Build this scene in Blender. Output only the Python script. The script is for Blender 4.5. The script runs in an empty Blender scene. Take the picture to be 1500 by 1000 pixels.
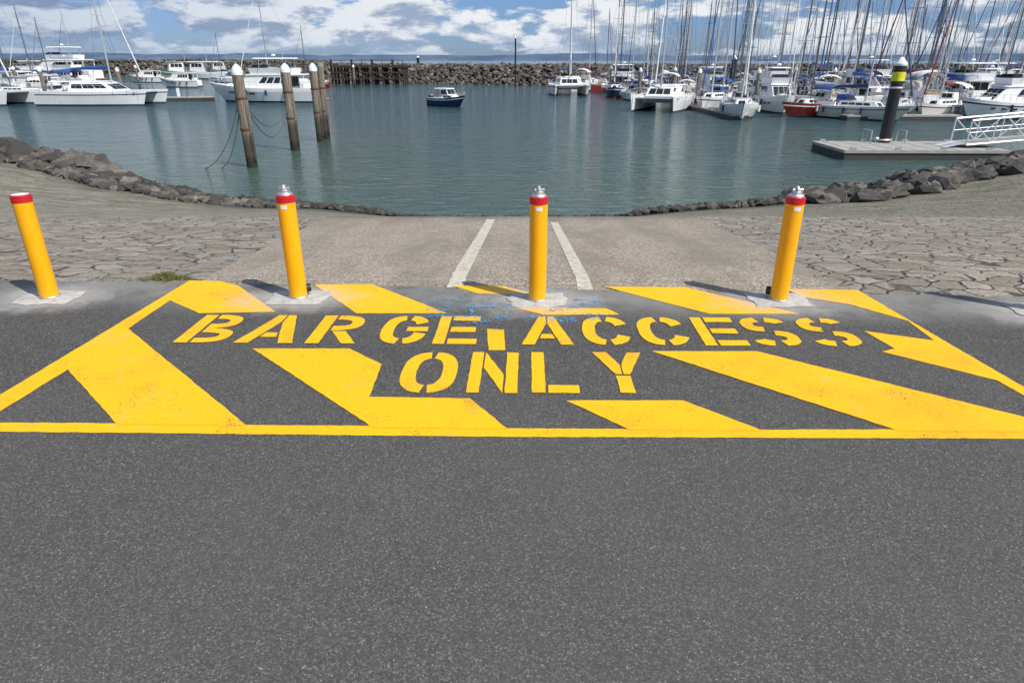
import bpy, math, random, bmesh
from mathutils import Vector, Matrix, noise
random.seed(7)
R=math.radians
scene=bpy.context.scene
# ------------------------------------------------------------------ survey helpers
PITCH=R(23.33); CP,SP=math.cos(PITCH),math.sin(PITCH)
CAMH=1.7; FPX=955.0; WZ=-2.8
def g(x,y,z=0.0):
    "photogrammetry: image measurement -> world position on the level plane z"
    u=(x-750)/FPX; v=(500-y)/FPX
    dy=CP+v*SP; dz=-SP+v*CP
    t=(z-CAMH)/dz
    return (u*t,dy*t,z)
# ------------------------------------------------------------------ node helpers
def newmat(name):
    m=bpy.data.materials.new(name); m.use_nodes=True
    nt=m.node_tree; nt.nodes.clear()
    o=nt.nodes.new('ShaderNodeOutputMaterial'); b=nt.nodes.new('ShaderNodeBsdfPrincipled')
    nt.links.new(b.outputs[0],o.inputs[0])
    return m,nt,b
class N:
    def __init__(s,nt): s.nt=nt
    def n(s,t,**k):
        nd=s.nt.nodes.new(t)
        for a,b in k.items(): setattr(nd,a,b)
        return nd
    def set(s,sock,val):
        if isinstance(val,bpy.types.NodeSocket): s.nt.links.new(val,sock)
        else: sock.default_value=val
    def pos(s): return s.n('ShaderNodeNewGeometry').outputs['Position']
    def obj(s): return s.n('ShaderNodeTexCoord').outputs['Object']
    def mapping(s,vec,scale=(1,1,1),rot=(0,0,0),loc=(0,0,0)):
        m=s.n('ShaderNodeMapping'); s.set(m.inputs['Vector'],vec); m.inputs['Scale'].default_value=scale
        m.inputs['Rotation'].default_value=rot; m.inputs['Location'].default_value=loc; return m.outputs[0]
    def noise(s,vec,scale,detail=4,rough=.5,dist=0,col=False):
        m=s.n('ShaderNodeTexNoise'); s.set(m.inputs['Vector'],vec); m.inputs['Scale'].default_value=scale
        m.inputs['Detail'].default_value=detail; m.inputs['Roughness'].default_value=rough; m.inputs['Distortion'].default_value=dist
        return m.outputs['Color' if col else 'Fac']
    def vor(s,vec,scale,feature='F1',out='Color',rnd=1):
        m=s.n('ShaderNodeTexVoronoi',feature=feature); s.set(m.inputs['Vector'],vec); m.inputs['Scale'].default_value=scale
        m.inputs['Randomness'].default_value=rnd
        return m.outputs[out]
    def math(s,op,a,b=0.0,c=None,clamp=False):
        m=s.n('ShaderNodeMath',operation=op,use_clamp=clamp); s.set(m.inputs[0],a); s.set(m.inputs[1],b)
        if c is not None: s.set(m.inputs[2],c)
        return m.outputs[0]
    def mr(s,v,a,b,c=0.0,d=1.0,smooth=True):
        m=s.n('ShaderNodeMapRange'); m.interpolation_type='SMOOTHSTEP' if smooth else 'LINEAR'
        s.set(m.inputs[0],v); m.inputs[1].default_value=a; m.inputs[2].default_value=b; m.inputs[3].default_value=c; m.inputs[4].default_value=d
        return m.outputs[0]
    def mix(s,f,a,b,blend='MIX'):
        m=s.n('ShaderNodeMix',data_type='RGBA',blend_type=blend)
        s.set(m.inputs[0],f); 
        for i,v in ((6,a),(7,b)):
            if not isinstance(v,bpy.types.NodeSocket) and len(v)==3: v=(*v,1)
            s.set(m.inputs[i],v)
        return m.outputs[2]
    def ramp(s,f,stops):
        m=s.n('ShaderNodeValToRGB'); s.set(m.inputs[0],f); cr=m.color_ramp
        while len(cr.elements)<len(stops): cr.elements.new(.5)
        for e,(p,c) in zip(cr.elements,stops):
            e.position=p; e.color=(*c,1) if len(c)==3 else c
        return m.outputs[0]
    def sep(s,v):
        m=s.n('ShaderNodeSeparateXYZ'); s.set(m.inputs[0],v); return m.outputs
    def comb(s,x,y,z):
        m=s.n('ShaderNodeCombineXYZ'); s.set(m.inputs[0],x); s.set(m.inputs[1],y); s.set(m.inputs[2],z); return m.outputs[0]
    def vmath(s,op,a,b):
        m=s.n('ShaderNodeVectorMath',operation=op); s.set(m.inputs[0],a); s.set(m.inputs[1],b); return m.outputs[1 if op in('DISTANCE','LENGTH') else 0]
    def bump(s,h,strength,dist=.01,normal=None):
        m=s.n('ShaderNodeBump'); s.set(m.inputs['Height'],h); m.inputs['Strength'].default_value=strength; m.inputs['Distance'].default_value=dist
        if normal: s.set(m.inputs['Normal'],normal)
        return m.outputs[0]
_mc={}
def simple(name,col,rough=.5,metal=0,var=.12,scale=3.0,bump=0.0,spec=.5,coat=0):
    if name in _mc: return _mc[name]
    m,nt,b=newmat(name); q=N(nt); p=q.obj()
    nz=q.noise(p,scale,3,.6)
    lo=tuple(c*(1-var) for c in col); hi=tuple(min(1,c*(1+var)) for c in col)
    q.set(b.inputs['Base Color'],q.ramp(nz,[(.3,lo),(.7,hi)]))
    q.set(b.inputs['Roughness'],q.mr(nz,.3,.7,max(0,rough-.06),min(1,rough+.08)))
    b.inputs['Metallic'].default_value=metal; b.inputs['Specular IOR Level'].default_value=spec
    if coat: b.inputs['Coat Weight'].default_value=coat; b.inputs['Coat Roughness'].default_value=.08
    if bump: q.set(b.inputs['Normal'],q.bump(q.noise(p,scale*8,3,.6),bump,.01))
    _mc[name]=m; return m
# ------------------------------------------------------------------ mesh builder
class MB:
    def __init__(s): s.v=[];s.f=[];s.m=[];s.mats=[];s.T=None
    def mi(s,mat):
        if mat not in s.mats: s.mats.append(mat)
        return s.mats.index(mat)
    def add(s,vs,fs,mat):
        o=len(s.v); k=s.mi(mat)
        if s.T: vs=[tuple(s.T@Vector(v)) for v in vs]
        s.v+=[tuple(v) for v in vs]
        for f in fs: s.f.append([i+o for i in f]); s.m.append(k)
    def box(s,c,d,mat):
        x,y,z=c; a,b,h=d[0]/2,d[1]/2,d[2]/2
        vs=[(x+i*a,y+j*b,z+k*h) for k in(-1,1) for j in(-1,1) for i in(-1,1)]
        s.add(vs,[(0,2,3,1),(4,5,7,6),(0,1,5,4),(2,6,7,3),(0,4,6,2),(1,3,7,5)],mat)
    def cyl(s,p0,p1,r0,r1,mat,n=8,caps=True):
        p0=Vector(p0);p1=Vector(p1);d=(p1-p0).normalized()
        a=d.orthogonal().normalized(); b=d.cross(a)
        vs=[];fs=[]
        for p,r in((p0,r0),(p1,r1)):
            for i in range(n):
                t=2*math.pi*i/n; vs.append(p+(a*math.cos(t)+b*math.sin(t))*r)
        for i in range(n): j=(i+1)%n; fs.append((i,j,n+j,n+i))
        if caps: fs.append(tuple(range(n))[::-1]); fs.append(tuple(range(n,2*n)))
        s.add(vs,fs,mat)
    def tube(s,pts,r,mat,n=6):
        pts=[Vector(p) for p in pts]; vs=[];fs=[]
        up=Vector((0,0,1))
        for i,p in enumerate(pts):
            d=(pts[min(i+1,len(pts)-1)]-pts[max(i-1,0)]).normalized()
            a=d.cross(up); 
            if a.length<.05: a=d.cross(Vector((1,0,0)))
            a.normalize(); b=d.cross(a)
            for k in range(n):
                t=2*math.pi*k/n; vs.append(p+(a*math.cos(t)+b*math.sin(t))*r)
        for i in range(len(pts)-1):
            for k in range(n):
                j=(k+1)%n; fs.append((i*n+k,i*n+j,(i+1)*n+j,(i+1)*n+k))
        fs.append(tuple(range(n))[::-1]); fs.append(tuple(range((len(pts)-1)*n,len(pts)*n)))
        s.add(vs,fs,mat)
    def lathe(s,prof,mat,n=32,c=(0,0)):
        vs=[];fs=[]
        for r,z in prof:
            for i in range(n):
                t=2*math.pi*i/n; vs.append((c[0]+r*math.cos(t),c[1]+r*math.sin(t),z))
        for k in range(len(prof)-1):
            for i in range(n): j=(i+1)%n; fs.append((k*n+i,k*n+j,(k+1)*n+j,(k+1)*n+i))
        if prof[-1][0]>1e-4: fs.append(tuple(range((len(prof)-1)*n,len(prof)*n)))
        s.add(vs,fs,mat)
    def frustum(s,bot,top,mat,win=None,wmat=None):
        s.add(list(bot)+list(top),[(3,2,1,0),(4,5,6,7)]+[(i,(i+1)%4,4+(i+1)%4,4+i) for i in range(4)],mat)
        if win:
            cen=sum((Vector(p) for p in list(bot)+list(top)),Vector())/8
            for fi,u0,u1,v0,v1,nw in win:
                a,b=Vector(bot[fi]),Vector(bot[(fi+1)%4]); c,d=Vector(top[(fi+1)%4]),Vector(top[fi])
                nr=(b-a).cross(d-a).normalized()
                if nr.dot((a+c)/2-cen)<0: nr=-nr
                for k in range(nw):
                    g0=u0+(u1-u0)*k/nw+.012; g1=u0+(u1-u0)*(k+1)/nw-.012
                    P=[]
                    for u,v in((g0,v0),(g1,v0),(g1,v1),(g0,v1)):
                        P.append(a.lerp(b,u).lerp(d.lerp(c,u),v)+nr*.015)
                    s.add(P,[(0,1,2,3)],wmat)
    def mesh(s,name,smooth=True,ang=35):
        me=bpy.data.meshes.new(name); me.from_pydata(s.v,[],s.f)
        for m in s.mats: me.materials.append(m)
        me.polygons.foreach_set('material_index',s.m)
        if smooth:
            me.polygons.foreach_set('use_smooth',[True]*len(s.f)); me.update()
            me.set_sharp_from_angle(angle=R(ang))
        me.update(); return me
    def obj(s,name,loc=(0,0,0),rz=0,smooth=True,ang=35):
        return place(s.mesh(name,smooth,ang),name,loc,rz)
def place(me,name,loc=(0,0,0),rz=0,sc=1):
    o=bpy.data.objects.new(name,me); scene.collection.objects.link(o); o.location=loc; o.rotation_euler[2]=rz
    o.scale=(sc,sc,sc); return o
# ------------------------------------------------------------------ camera
cam=bpy.data.cameras.new('camera'); co=bpy.data.objects.new('camera',cam); scene.collection.objects.link(co)
co.location=(0,0,CAMH); co.rotation_euler=(math.pi/2-PITCH,0,0); cam.sensor_width=36; cam.lens=36*FPX/1500
cam.clip_end=20000; cam.clip_start=.05; scene.camera=co
# ------------------------------------------------------------------ light
sd=Vector((.55,-.43,0)).normalized(); EL=R(49); AZ=math.atan2(sd.x,sd.y)
tosun=Vector((sd.x*math.cos(EL),sd.y*math.cos(EL),math.sin(EL)))
sl=bpy.data.lights.new('sun','SUN'); sl.energy=4.9; sl.angle=R(.5); sl.color=(1,.955,.89)
so=bpy.data.objects.new('sun',sl); scene.collection.objects.link(so); so.rotation_euler=(-tosun).to_track_quat('-Z','Y').to_euler()
w=bpy.data.worlds.new('World'); scene.world=w; w.use_nodes=True; nt=w.node_tree; nt.nodes.clear(); q=N(nt)
out=q.n('ShaderNodeOutputWorld'); bg=q.n('ShaderNodeBackground'); nt.links.new(bg.outputs[0],out.inputs[0]); bg.inputs[1].default_value=.095
sky=q.n('ShaderNodeTexSky'); sky.sky_type='NISHITA'; sky.sun_disc=False; sky.sun_elevation=EL; sky.sun_rotation=AZ
sky.air_density=1.0; sky.dust_density=.3; sky.ozone_density=2.5
d=q.n('ShaderNodeTexCoord').outputs['Generated']; x,y,z=q.sep(d)
tint=q.mix(q.mr(z,0,.25),(.42,.58,1.02),(.68,.86,1.1))
skyc=q.mix(1.0,sky.outputs[0],tint,'MULTIPLY')
v1=q.comb(x,y,q.math('MULTIPLY',z,3.0))
n1=q.noise(v1,8.5,7,.62,.2); n2=q.noise(v1,2.6,2,.5)
nn=q.math('ADD',q.math('MULTIPLY',n1,.72),q.math('MULTIPLY',n2,.28))
mask=q.mr(nn,.455,.51); mask=q.math('MULTIPLY',mask,q.mr(z,0.0,.018,.35,1.0))
mask=q.math('MULTIPLY',mask,q.mr(z,.25,.7,1,.55))
n3=q.noise(q.mapping(v1,loc=(0,0,.05)),8.5,5,.6,.2)   # sampled slightly higher: lit tops, grey bases
lit=q.mr(q.math('SUBTRACT',n1,n3),-.09,.07)
dark=q.mr(x,-.75,.0,1,0)
ccol=q.mix(lit,q.mix(dark,(3.6,4.5,6.1),(2.1,3.0,4.7)),q.mix(dark,(8.9,9.2,9.6),(5.6,6.5,7.9)))
ccol=q.mix(q.mr(z,0,.04,.4,0),ccol,(4.3,5.6,7.5))
q.set(bg.inputs[0],q.mix(mask,skyc,ccol))
scene.view_settings.view_transform='Standard'; scene.view_settings.look='None'; scene.view_settings.exposure=0
# ------------------------------------------------------------------ terrain shape
SH=[(-400,60),(-60,45),(-26.8,35.3),(-17.3,28),(-10.9,23.3),(-6.2,21.6),(-3.3,20.2),(0,20),(3.3,20.2),(5.5,21.3),(10.9,23.3),(15.6,26.1),(25,32.7),(60,48),(400,60)]
def shore(X):
    for (a,b),(c,d2) in zip(SH,SH[1:]):
        if X<=c: return b+(d2-b)*(X-a)/(c-a)
    return SH[-1][1]
def sm(a,b,x): t=max(0,min(1,(x-a)/(b-a))); return t*t*(3-2*t)
Y0,Y1=5.35,10.95
def prof(X,Y):
    if Y<=Y0: return 0
    if Y<=Y1: return -.72*(Y-Y0)/(Y1-Y0)
    s=shore(X); d_=(Y-Y1)/(s-Y1); k=sm(3.6,8,abs(X)); k2=sm(11,22,abs(X))
    if d_<=1:
        z=-.72-2.08*(d_**(1-.06*k+k2*.9))
        z+=k*.10*noise.noise(Vector((X*.3,Y*.3,0)))+k2*.12*noise.noise(Vector((X*.9,Y*.9,4)))
        return z
    return max(-7,WZ-.3*(Y-s))
def arange(a,b,st):
    r=[];x=a
    while x<b-1e-6: r.append(x); x+=st
    return r
XS=[-6000,-1500,-400,-200,-100,-60]+arange(-45,-3.6,.6)+[-3.6,-3,-2,-1,0,1,2,3]+arange(3.6,45,.6)+[60,100,200,400,1500,6000]
YR=[5.35]+arange(5.95,10.9,.5)+[10.95]+arange(11.2,20.5,.4)
YS=[-3000,-400,-60,-20,-5,0,3,4.5]+YR+arange(20.8,50,.5)+[60,100,400,1500,9000]
def grid(xs,ys,fz):
    vs=[(a,b,fz(a,b)) for b in ys for a in xs]; n=len(xs)
    fs=[(j*n+i,j*n+i+1,(j+1)*n+i+1,(j+1)*n+i) for j in range(len(ys)-1) for i in range(n-1)]
    return vs,fs
# ground material
m,nt,b=newmat('stone_pitching'); q=N(nt); p=q.pos(); X,Y,Z=q.sep(p)
wp=q.vmath('ADD',p,q.vmath('MULTIPLY',q.noise(p,2.2,3,.6,0,True),(.34,.34,.34)))
wp=q.mapping(wp,scale=(1,1.2,.2))
de=q.vor(wp,3.7,'DISTANCE_TO_EDGE','Distance'); cc=q.vor(wp,3.7,'F1','Color')
cr_=q.sep(cc)[0]
gr=q.noise(p,34,4,.75); big=q.noise(p,.6,3,.6)
stone=q.ramp(cr_,[(0,(.24,.205,.16)),(.35,(.32,.28,.22)),(.7,(.42,.375,.305)),(1,(.29,.275,.25))])
stone=q.mix(q.mr(gr,.38,.62,0,.7),stone,(.16,.137,.107))
n22=q.noise(p,3.1,4,.65)
crackw=q.mr(n22,.35,.68,.014,.055)
crack=q.mr(q.math('SUBTRACT',de,crackw),-.006,.004,1,0)
mort=q.mix(q.mr(n22,.40,.56),(.20,.175,.14),(.04,.034,.027))
pav=q.mix(q.math('MULTIPLY',crack,.9),stone,mort)
bankc=q.ramp(q.noise(p,1.3,6,.7),[(.3,(.17,.15,.115)),(.5,(.28,.25,.20)),(.7,(.37,.34,.28))])
bankc=q.mix(q.math('MULTIPLY',crack,q.mr(X,3,6,.15,.85)),bankc,(.05,.045,.035))
bankc=q.mix(q.mr(X,2,8,0,.35),bankc,(.12,.115,.08))
bankc=q.mix(q.mr(gr,.4,.65,0,.45),bankc,(.10,.09,.07))
green=q.mr(q.noise(q.mapping(p,scale=(.6,2.2,1)),1.1,4,.65),.46,.6)
bankc=q.mix(q.math('MULTIPLY',green,q.mr(Z,-1.1,-2.0,.12,.8)),bankc,(.10,.105,.06))
edgeY=q.math('ADD',Y,q.math('MULTIPLY',n22,.35))
c=q.mix(q.mr(edgeY,11.05,11.2),pav,bankc)
c=q.mix(q.math('MULTIPLY',q.mr(big,.42,.65),.35),c,(.20,.175,.14))
c=q.mix(q.mr(q.math('ADD',Z,q.math('MULTIPLY',gr,.3)),-2.0,-2.5),c,(.04,.04,.034))
q.set(b.inputs['Base Color'],c); b.inputs['Roughness'].default_value=.85
q.set(b.inputs['Normal'],q.bump(q.math('ADD',q.mr(de,0,.08),q.math('MULTIPLY',gr,.45)),.8,.03)); GM=m
mb=MB(); vs,fs=grid(XS,YS,lambda a,b_:prof(a,b_)-.012); mb.add(vs,fs,GM); mb.obj('ground')
# ------------------------------------------------------------------ concrete ramp
m,nt,b=newmat('ramp_concrete'); q=N(nt); p=q.pos(); X,Y,Z=q.sep(p)
agr=q.sep(q.vor(p,80,'F1','Color'))[0]
c=q.ramp(agr,[(0,(.14,.115,.085)),(.5,(.32,.27,.205)),(.85,(.42,.365,.29)),(1,(.60,.55,.47))])
bl=q.noise(q.mapping(p,scale=(1.6,.45,1)),1.1,5,.65)
c=q.mix(q.mr(bl,.40,.66,0,.55),c,(.18,.155,.122))
c=q.mix(q.mr(q.noise(p,2.6,5,.7),.5,.72,0,.5),c,(.40,.35,.28))
gro=q.math('SINE',q.math('MULTIPLY',Y,52))
c=q.mix(q.mr(gro,.4,1,0,.22),c,(.14,.12,.09))
c=q.mix(q.mr(q.math('ADD',Y,q.noise(p,1.5,3)),10.6,11.6,0,.65),c,(.12,.10,.075))
jy=q.math('ABSOLUTE',q.math('SUBTRACT',q.math('FRACT',q.math('DIVIDE',Y,2.9)),.5))
c=q.mix(q.mr(jy,.002,.005,.6,0),c,(.06,.053,.042))
q.set(b.inputs['Base Color'],c); b.inputs['Roughness'].default_value=.85
q.set(b.inputs['Normal'],q.bump(q.math('ADD',agr,q.math('MULTIPLY',gro,.35)),.7,.006)); RM=m
def yb(X): return 5.03-.05*X
def rl(Y): return -2.6-.09*max(0,Y-5.1)
def rr(Y): return 2.68+.07*max(0,Y-5.1)
mb=MB(); ys=[4.7,5.0]+YR+[21,22]; vs=[];fs=[];K=8
for Yv in ys:
    for i in range(K+1):
        e=.035*noise.noise(Vector((i,Yv*2,0)))
        Xv=rl(min(Yv,11))+(rr(min(Yv,11))-rl(min(Yv,11)))*i/K
        vs.append((Xv+(e if i in(0,K) else 0),Yv,prof(0,Yv)-.006))
for j in range(len(ys)-1):
    for i in range(K): fs.append((j*(K+1)+i,j*(K+1)+i+1,(j+1)*(K+1)+i+1,(j+1)*(K+1)+i))
mb.add(vs,fs,RM); mb.obj('boat_ramp')
m,nt,b=newmat('faded_white_line_paint'); q=N(nt); p=q.pos()
nz=q.noise(p,14,5,.75); c=q.ramp(nz,[(.34,(.30,.26,.20)),(.46,(.50,.45,.365)),(.7,(.62,.58,.49))])
q.set(b.inputs['Base Color'],c); b.inputs['Roughness'].default_value=.85; q.set(b.inputs['Normal'],q.bump(nz,.5,.006)); LM=m
mb=MB()
for xa,xb_,wd,ye in((-.465,-.33,.066,10.9),(.595,.66,.058,10.2)):
    yy=arange(yb(xa)+.005,5.34,.06)+YR[:1]; y_=5.35
    for a_,b_ in zip(YR,YR[1:]):
        if b_>ye: break
        yy+=[a_+(b_-a_)*k/8 for k in range(1,9)]
    vs=[];fs=[]
    for y_ in yy:
        t=(y_-5)/5.9; cx=xa+(xb_-xa)*t
        vs+= [(cx-wd+.012*noise.noise(Vector((y_*7,0,1))),y_,prof(0,y_)-.002),(cx+wd+.012*noise.noise(Vector((y_*7,3,1))),y_,prof(0,y_)-.002)]
    for j in range(len(yy)-1): fs.append((2*j,2*j+1,2*j+3,2*j+2))
    mb.add(vs,fs,LM)
mb.obj('ramp_guide_lines')
# ------------------------------------------------------------------ asphalt
BOL=[g(74,436),g(438,436),g(787,440),g(1140,440),g(1531,457)]
def dustmask(q,p):
    acc=None
    dn=q.noise(p,4.5,4,.7)
    for bx,by,_ in BOL:
        v=q.vmath('MULTIPLY',q.vmath('SUBTRACT',p,(bx-.02,by+.0,0)),(.85,1.25,1))
        dd=q.vmath('LENGTH',v,(0,0,0))
        mk=q.mr(q.math('ADD',dd,q.math('MULTIPLY',dn,.6)),.40,.86,1,0)
        acc=mk if acc is None else q.math('MAXIMUM',acc,mk)
    return acc
m,nt,b=newmat('asphalt'); q=N(nt); p=q.pos(); X,Y,Z=q.sep(p)
a=q.sep(q.vor(p,165,'F1','Color'))[0]; a2=q.sep(q.vor(p,330,'F1','Color'))[1]
mx=q.math('ADD',q.math('MULTIPLY',a,.6),q.math('MULTIPLY',a2,.4))
c=q.ramp(mx,[(0,(.018,.018,.017)),(.35,(.052,.051,.048)),(.62,(.088,.085,.079)),(.84,(.155,.149,.137)),(1,(.46,.44,.40))])
c=q.mix(q.mr(q.noise(p,.6,4,.6),.35,.7,0,.26),c,(.125,.119,.11))
c=q.mix(q.mr(q.noise(p,3,4,.65),.45,.75,0,.2),c,(.04,.04,.039))
c=q.mix(q.mr(Y,3.9,2.2,0,.22),c,(.13,.125,.115))
yy=q.math('ADD',Y,q.math('MULTIPLY',X,.05))
edge=q.math('MULTIPLY',q.mr(yy,4.25,4.8),q.mr(q.noise(p,1.8,5,.7),.31,.60,.25,.9))
c=q.mix(edge,c,(.25,.245,.225))
c=q.mix(q.math('MULTIPLY',dustmask(q,p),.85),c,(.42,.41,.38))
st=q.mr(q.noise(q.mapping(p,loc=(7,2,0)),1.3,4,.5),.68,.78,0,.35)
c=q.mix(st,c,(.2,.19,.175))
dk=q.mr(q.vor(q.mapping(p,loc=(.3,.1,0)),1.1,'F1','Distance'),.008,.022,.9,0)
c=q.mix(dk,c,(.012,.012,.012))
q.set(b.inputs['Base Color'],c); b.inputs['Roughness'].default_value=.8; b.inputs['Specular IOR Level'].default_value=.35
q.set(b.inputs['Normal'],q.bump(mx,.8,.004)); AM=m
mb=MB(); xs=arange(-60,-8,4)+arange(-8,8,.06)+arange(8,60.1,4); ys=[-60,-20,-5,0,2,4]
vs,fs=grid(xs,ys,lambda a,b_:0.0); nx=len(xs)
o=len(vs)
vs+=[(a,yb(a)+.05*noise.noise(Vector((a*1.7,0,0)))+.035*noise.noise(Vector((a*9,0,0))) if abs(a)<9 else 5.03-.05*max(-9,min(9,a)),0) for a in xs]
for i in range(nx-1): fs.append((o-nx+i,o-nx+i+1,o+i+1,o+i))
mb.add(vs,fs,AM); mb.obj('asphalt_road')
# ------------------------------------------------------------------ paint
m,nt,b=newmat('yellow_road_paint'); q=N(nt); p=q.pos()
a=q.sep(q.vor(p,165,'F1','Color'))[0]
y1=q.mix(q.mr(q.noise(p,1.5,4,.62),.45,.7),(.92,.50,.004),(.89,.42,.010))
y1=q.mix(q.mr(q.noise(q.mapping(p,loc=(5,3,0)),2.1,5,.7,.6),.57,.75,0,.45),y1,(.85,.45,.13))
y1=q.mix(q.mr(a,.02,.22,.34,0),y1,(.50,.24,.004))
pit=q.math('MULTIPLY',q.mr(a,.12,.05),q.mr(q.noise(p,3,4,.7),.48,.68))
y1=q.mix(pit,y1,(.09,.065,.035))
y1=q.mix(q.math('MULTIPLY',dustmask(q,p),.6),y1,(.52,.48,.40))
q.set(b.inputs['Base Color'],y1); b.inputs['Roughness'].default_value=.6; b.inputs['Specular IOR Level'].default_value=.3
q.set(b.inputs['Normal'],q.bump(a,.5,.004)); YP=m
def jag(poly,z,amp=.004,st=.04):
    P=[Vector(g(x_,y_,0)) for x_,y_ in poly]; o_=[]
    for a_,b_ in zip(P,P[1:]+P[:1]):
        n_=max(1,int((b_-a_).length/st))
        for k in range(n_):
            t=a_.lerp(b_,k/n_); o_.append((t.x+random.uniform(-amp,amp)*.6,t.y+random.uniform(-amp,amp)*.6,z))
    return o_
ZA,ZB=.0025,.0042
polys=[
 (ZA,[(278,411),(322,412),(350,419),(404,457),(292,459),(249,440),(189,481),(100,541),(-80,652),(-80,627)]),
 (ZB,[(186,480),(362,624),(172,622),(98,540)]),
 (ZA,[(-80,618.5),(172,620.2),(362,622.7),(545,623.7),(742,627.5),(925,628.5),(1115,629.5),(1318,629),(1560,629),(1560,643),(750,640),(362,636),(-80,631.5)]),
 (ZB,[(370,511),(512,511),(559,534),(541,582),(688,584),(744,629),(547,627)]),
 (ZB,[(829,587),(1000,587),(1118,631.5),(925,631)]),
 (ZB,[(955,515),(1108,515),(1300,562),(1560,626),(1560,634),(1318,632)]),
 (ZA,[(460,417),(545,416.5),(655,459),(522,459)]),
 (ZA,[(662,418.5),(738,419.5),(792,433),(700,430)]),
 (ZA,[(752,450),(888,452),(908,461),(796,461.5)]),
 (ZA,[(884,420),(1004,421),(1172,460),(1040,460)]),
 (ZA,[(713,482),(738,483),(740,513),(716,513)]),
 (ZA,[(1150,423.5),(1256,425),(1400,509),(1560,602),(1560,613),(1461,557.5),(1291,515),(1311,511),(1266,485),(1368,499),(1330,470),(1245,446),(1180,436)]),
]
mb=MB()
for z_,P in polys:
    vs=jag(P,z_); mb.add(vs,[tuple(range(len(vs)))],YP)
mb.obj('hatched_yellow_marking',smooth=False)
# stencil letters
tx,ty=.27,.175
def se(a): 
    c_,s_=math.cos(a),math.sin(a); k=.78
    return (math.copysign(abs(c_)**k,c_),math.copysign(abs(s_)**k,s_))
def arc(cx,cy,rx,ry,a0,a1,tx=tx,ty=ty,n=14):
    o=[];i_=[]
    for k in range(n+1):
        a=R(a0+(a1-a0)*k/n); ex,ey=se(a)
        o.append((cx+rx*ex,cy+ry*ey)); i_.append((cx+(rx-tx)*ex,cy+(ry-ty)*ey))
    return o+i_[::-1]
def rect(a,b_,c_,d_): return [(a,b_),(c_,b_),(c_,d_),(a,d_)]
stem=rect(0,0,tx,1)
GL={
'B':[stem,arc(.33,.75,.58,.25,-90,90,.25,.15),arc(.33,.249,.67,.25,-90,90,.25,.15)],
'A':[[(0,0),(.25,0),(.49,.74),(.49,1),(.34,1)],[(1,0),(.75,0),(.52,.72),(.52,1),(.66,1)],[(.355,.2),(.645,.2),(.60,.35),(.40,.35)]],
'R':[stem,arc(.33,.72,.60,.28,-90,90,.25,.16),[(.38,.41),(.66,.41),(1,0),(.72,0)]],
'G':[arc(.5,.5,.5,.5,96,264),arc(.5,.5,.5,.5,25,84),arc(.5,.5,.5,.5,-84,-14),rect(.55,.43,1,.58)],
'C':[arc(.5,.5,.5,.5,96,264),arc(.5,.5,.5,.5,22,84),arc(.5,.5,.5,.5,-84,-22)],
'O':[arc(.5,.5,.5,.5,94,266),arc(.5,.5,.5,.5,-86,86)],
'E':[stem,rect(.33,0,1,ty),rect(.33,.41,.93,.585),rect(.33,1-ty,1,1)],
'S':[arc(.5,.74,.5,.26,15,80,.26,.17),arc(.5,.74,.5,.26,100,262,.26,.17),arc(.5,.26,.5,.26,-80,82,.26,.17),arc(.5,.26,.5,.26,195,260,.26,.17)],
'N':[rect(0,0,.25,1),rect(.75,0,1,1),[(.29,1),(.29,.58),(.71,0),(.71,.42)]],
'L':[rect(0,0,.29,1),rect(.35,0,1,ty)],
'Y':[[(0,1),(.29,1),(.49,.66),(.49,.43),(.36,.43)],[(1,1),(.71,1),(.52,.66),(.52,.43),(.64,.43)],rect(.36,0,.64,.39)],
}
mb=MB()
def letter(ch,xl,xr,yl,yr,ht):
    a=Vector(g(xl,yl,0)); b_=Vector(g(xr,yr,0))
    for P in GL[ch]:
        vs=[]
        for (u,v),(u2,v2) in zip(P,P[1:]+P[:1]):
            n_=max(1,int(math.hypot((u2-u)*.35,(v2-v)*.5)/.05))
            for k in range(n_):
                uu=u+(u2-u)*k/n_; vv=v+(v2-v)*k/n_
                pt=a.lerp(b_,uu)+Vector((0.012*vv,ht*vv,0)); vs.append((pt.x+random.uniform(-.0022,.0022),pt.y+random.uniform(-.0022,.0022),.0045))
        mb.add(vs,[tuple(range(len(vs)))],YP)
for ch,xl,xr in (('B',253,327),('A',341,428),('R',446,520),('G',548,619),('E',633,697),('A',764,841),('C',857,930),('C',943,1018),('E',1034,1100),('S',1110,1182),('S',1200,1272)):
    f=lambda x_:502+(x_-253)/1019*6
    letter(ch,xl,xr,f(xl),f(xr),.50)
for ch,xl,xr in (('O',576,663),('N',682,758),('L',779,850),('Y',880,961)):
    letter(ch,xl,xr,575.5,576.5,.545)
mb.obj('barge_access_only_lettering',smooth=False)
# blue survey spray marks
BM=simple('blue_marking_paint',(.10,.33,.55),.7,0,.3,20)
mb=MB()
for (xa,ya,xb_,yb__) in [(640,436,688,440),(628,440,645,444),(625,452,700,455),(700,443,770,448),(640,462,745,465),(660,470,716,471),(800,455,850,449),(842,438,885,441),(690,462,690,446),(800,466,880,466),(620,463,650,460),(705,470,745,462),(850,460,893,462),(770,466,800,462),(648,448,740,449),(842,444,880,446),(800,470,845,469)]:
    A=Vector(g(xa,ya,.006)); B_=Vector(g(xb_,yb__,.006)); n_=int((B_-A).length/.004)+2
    for k in range(n_):
        c_=A.lerp(B_,k/n_)+Vector((random.gauss(0,.016),random.gauss(0,.02),0)); r_=random.uniform(.0015,.008)
        if noise.noise(c_*9)>-.25:
            mb.add([(c_.x+r_*math.cos(t),c_.y+r_*math.sin(t),.0052+len(mb.f)*.000002) for t in(0,1.25,2.5,3.8,5)],[(0,1,2,3,4)],BM)
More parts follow.
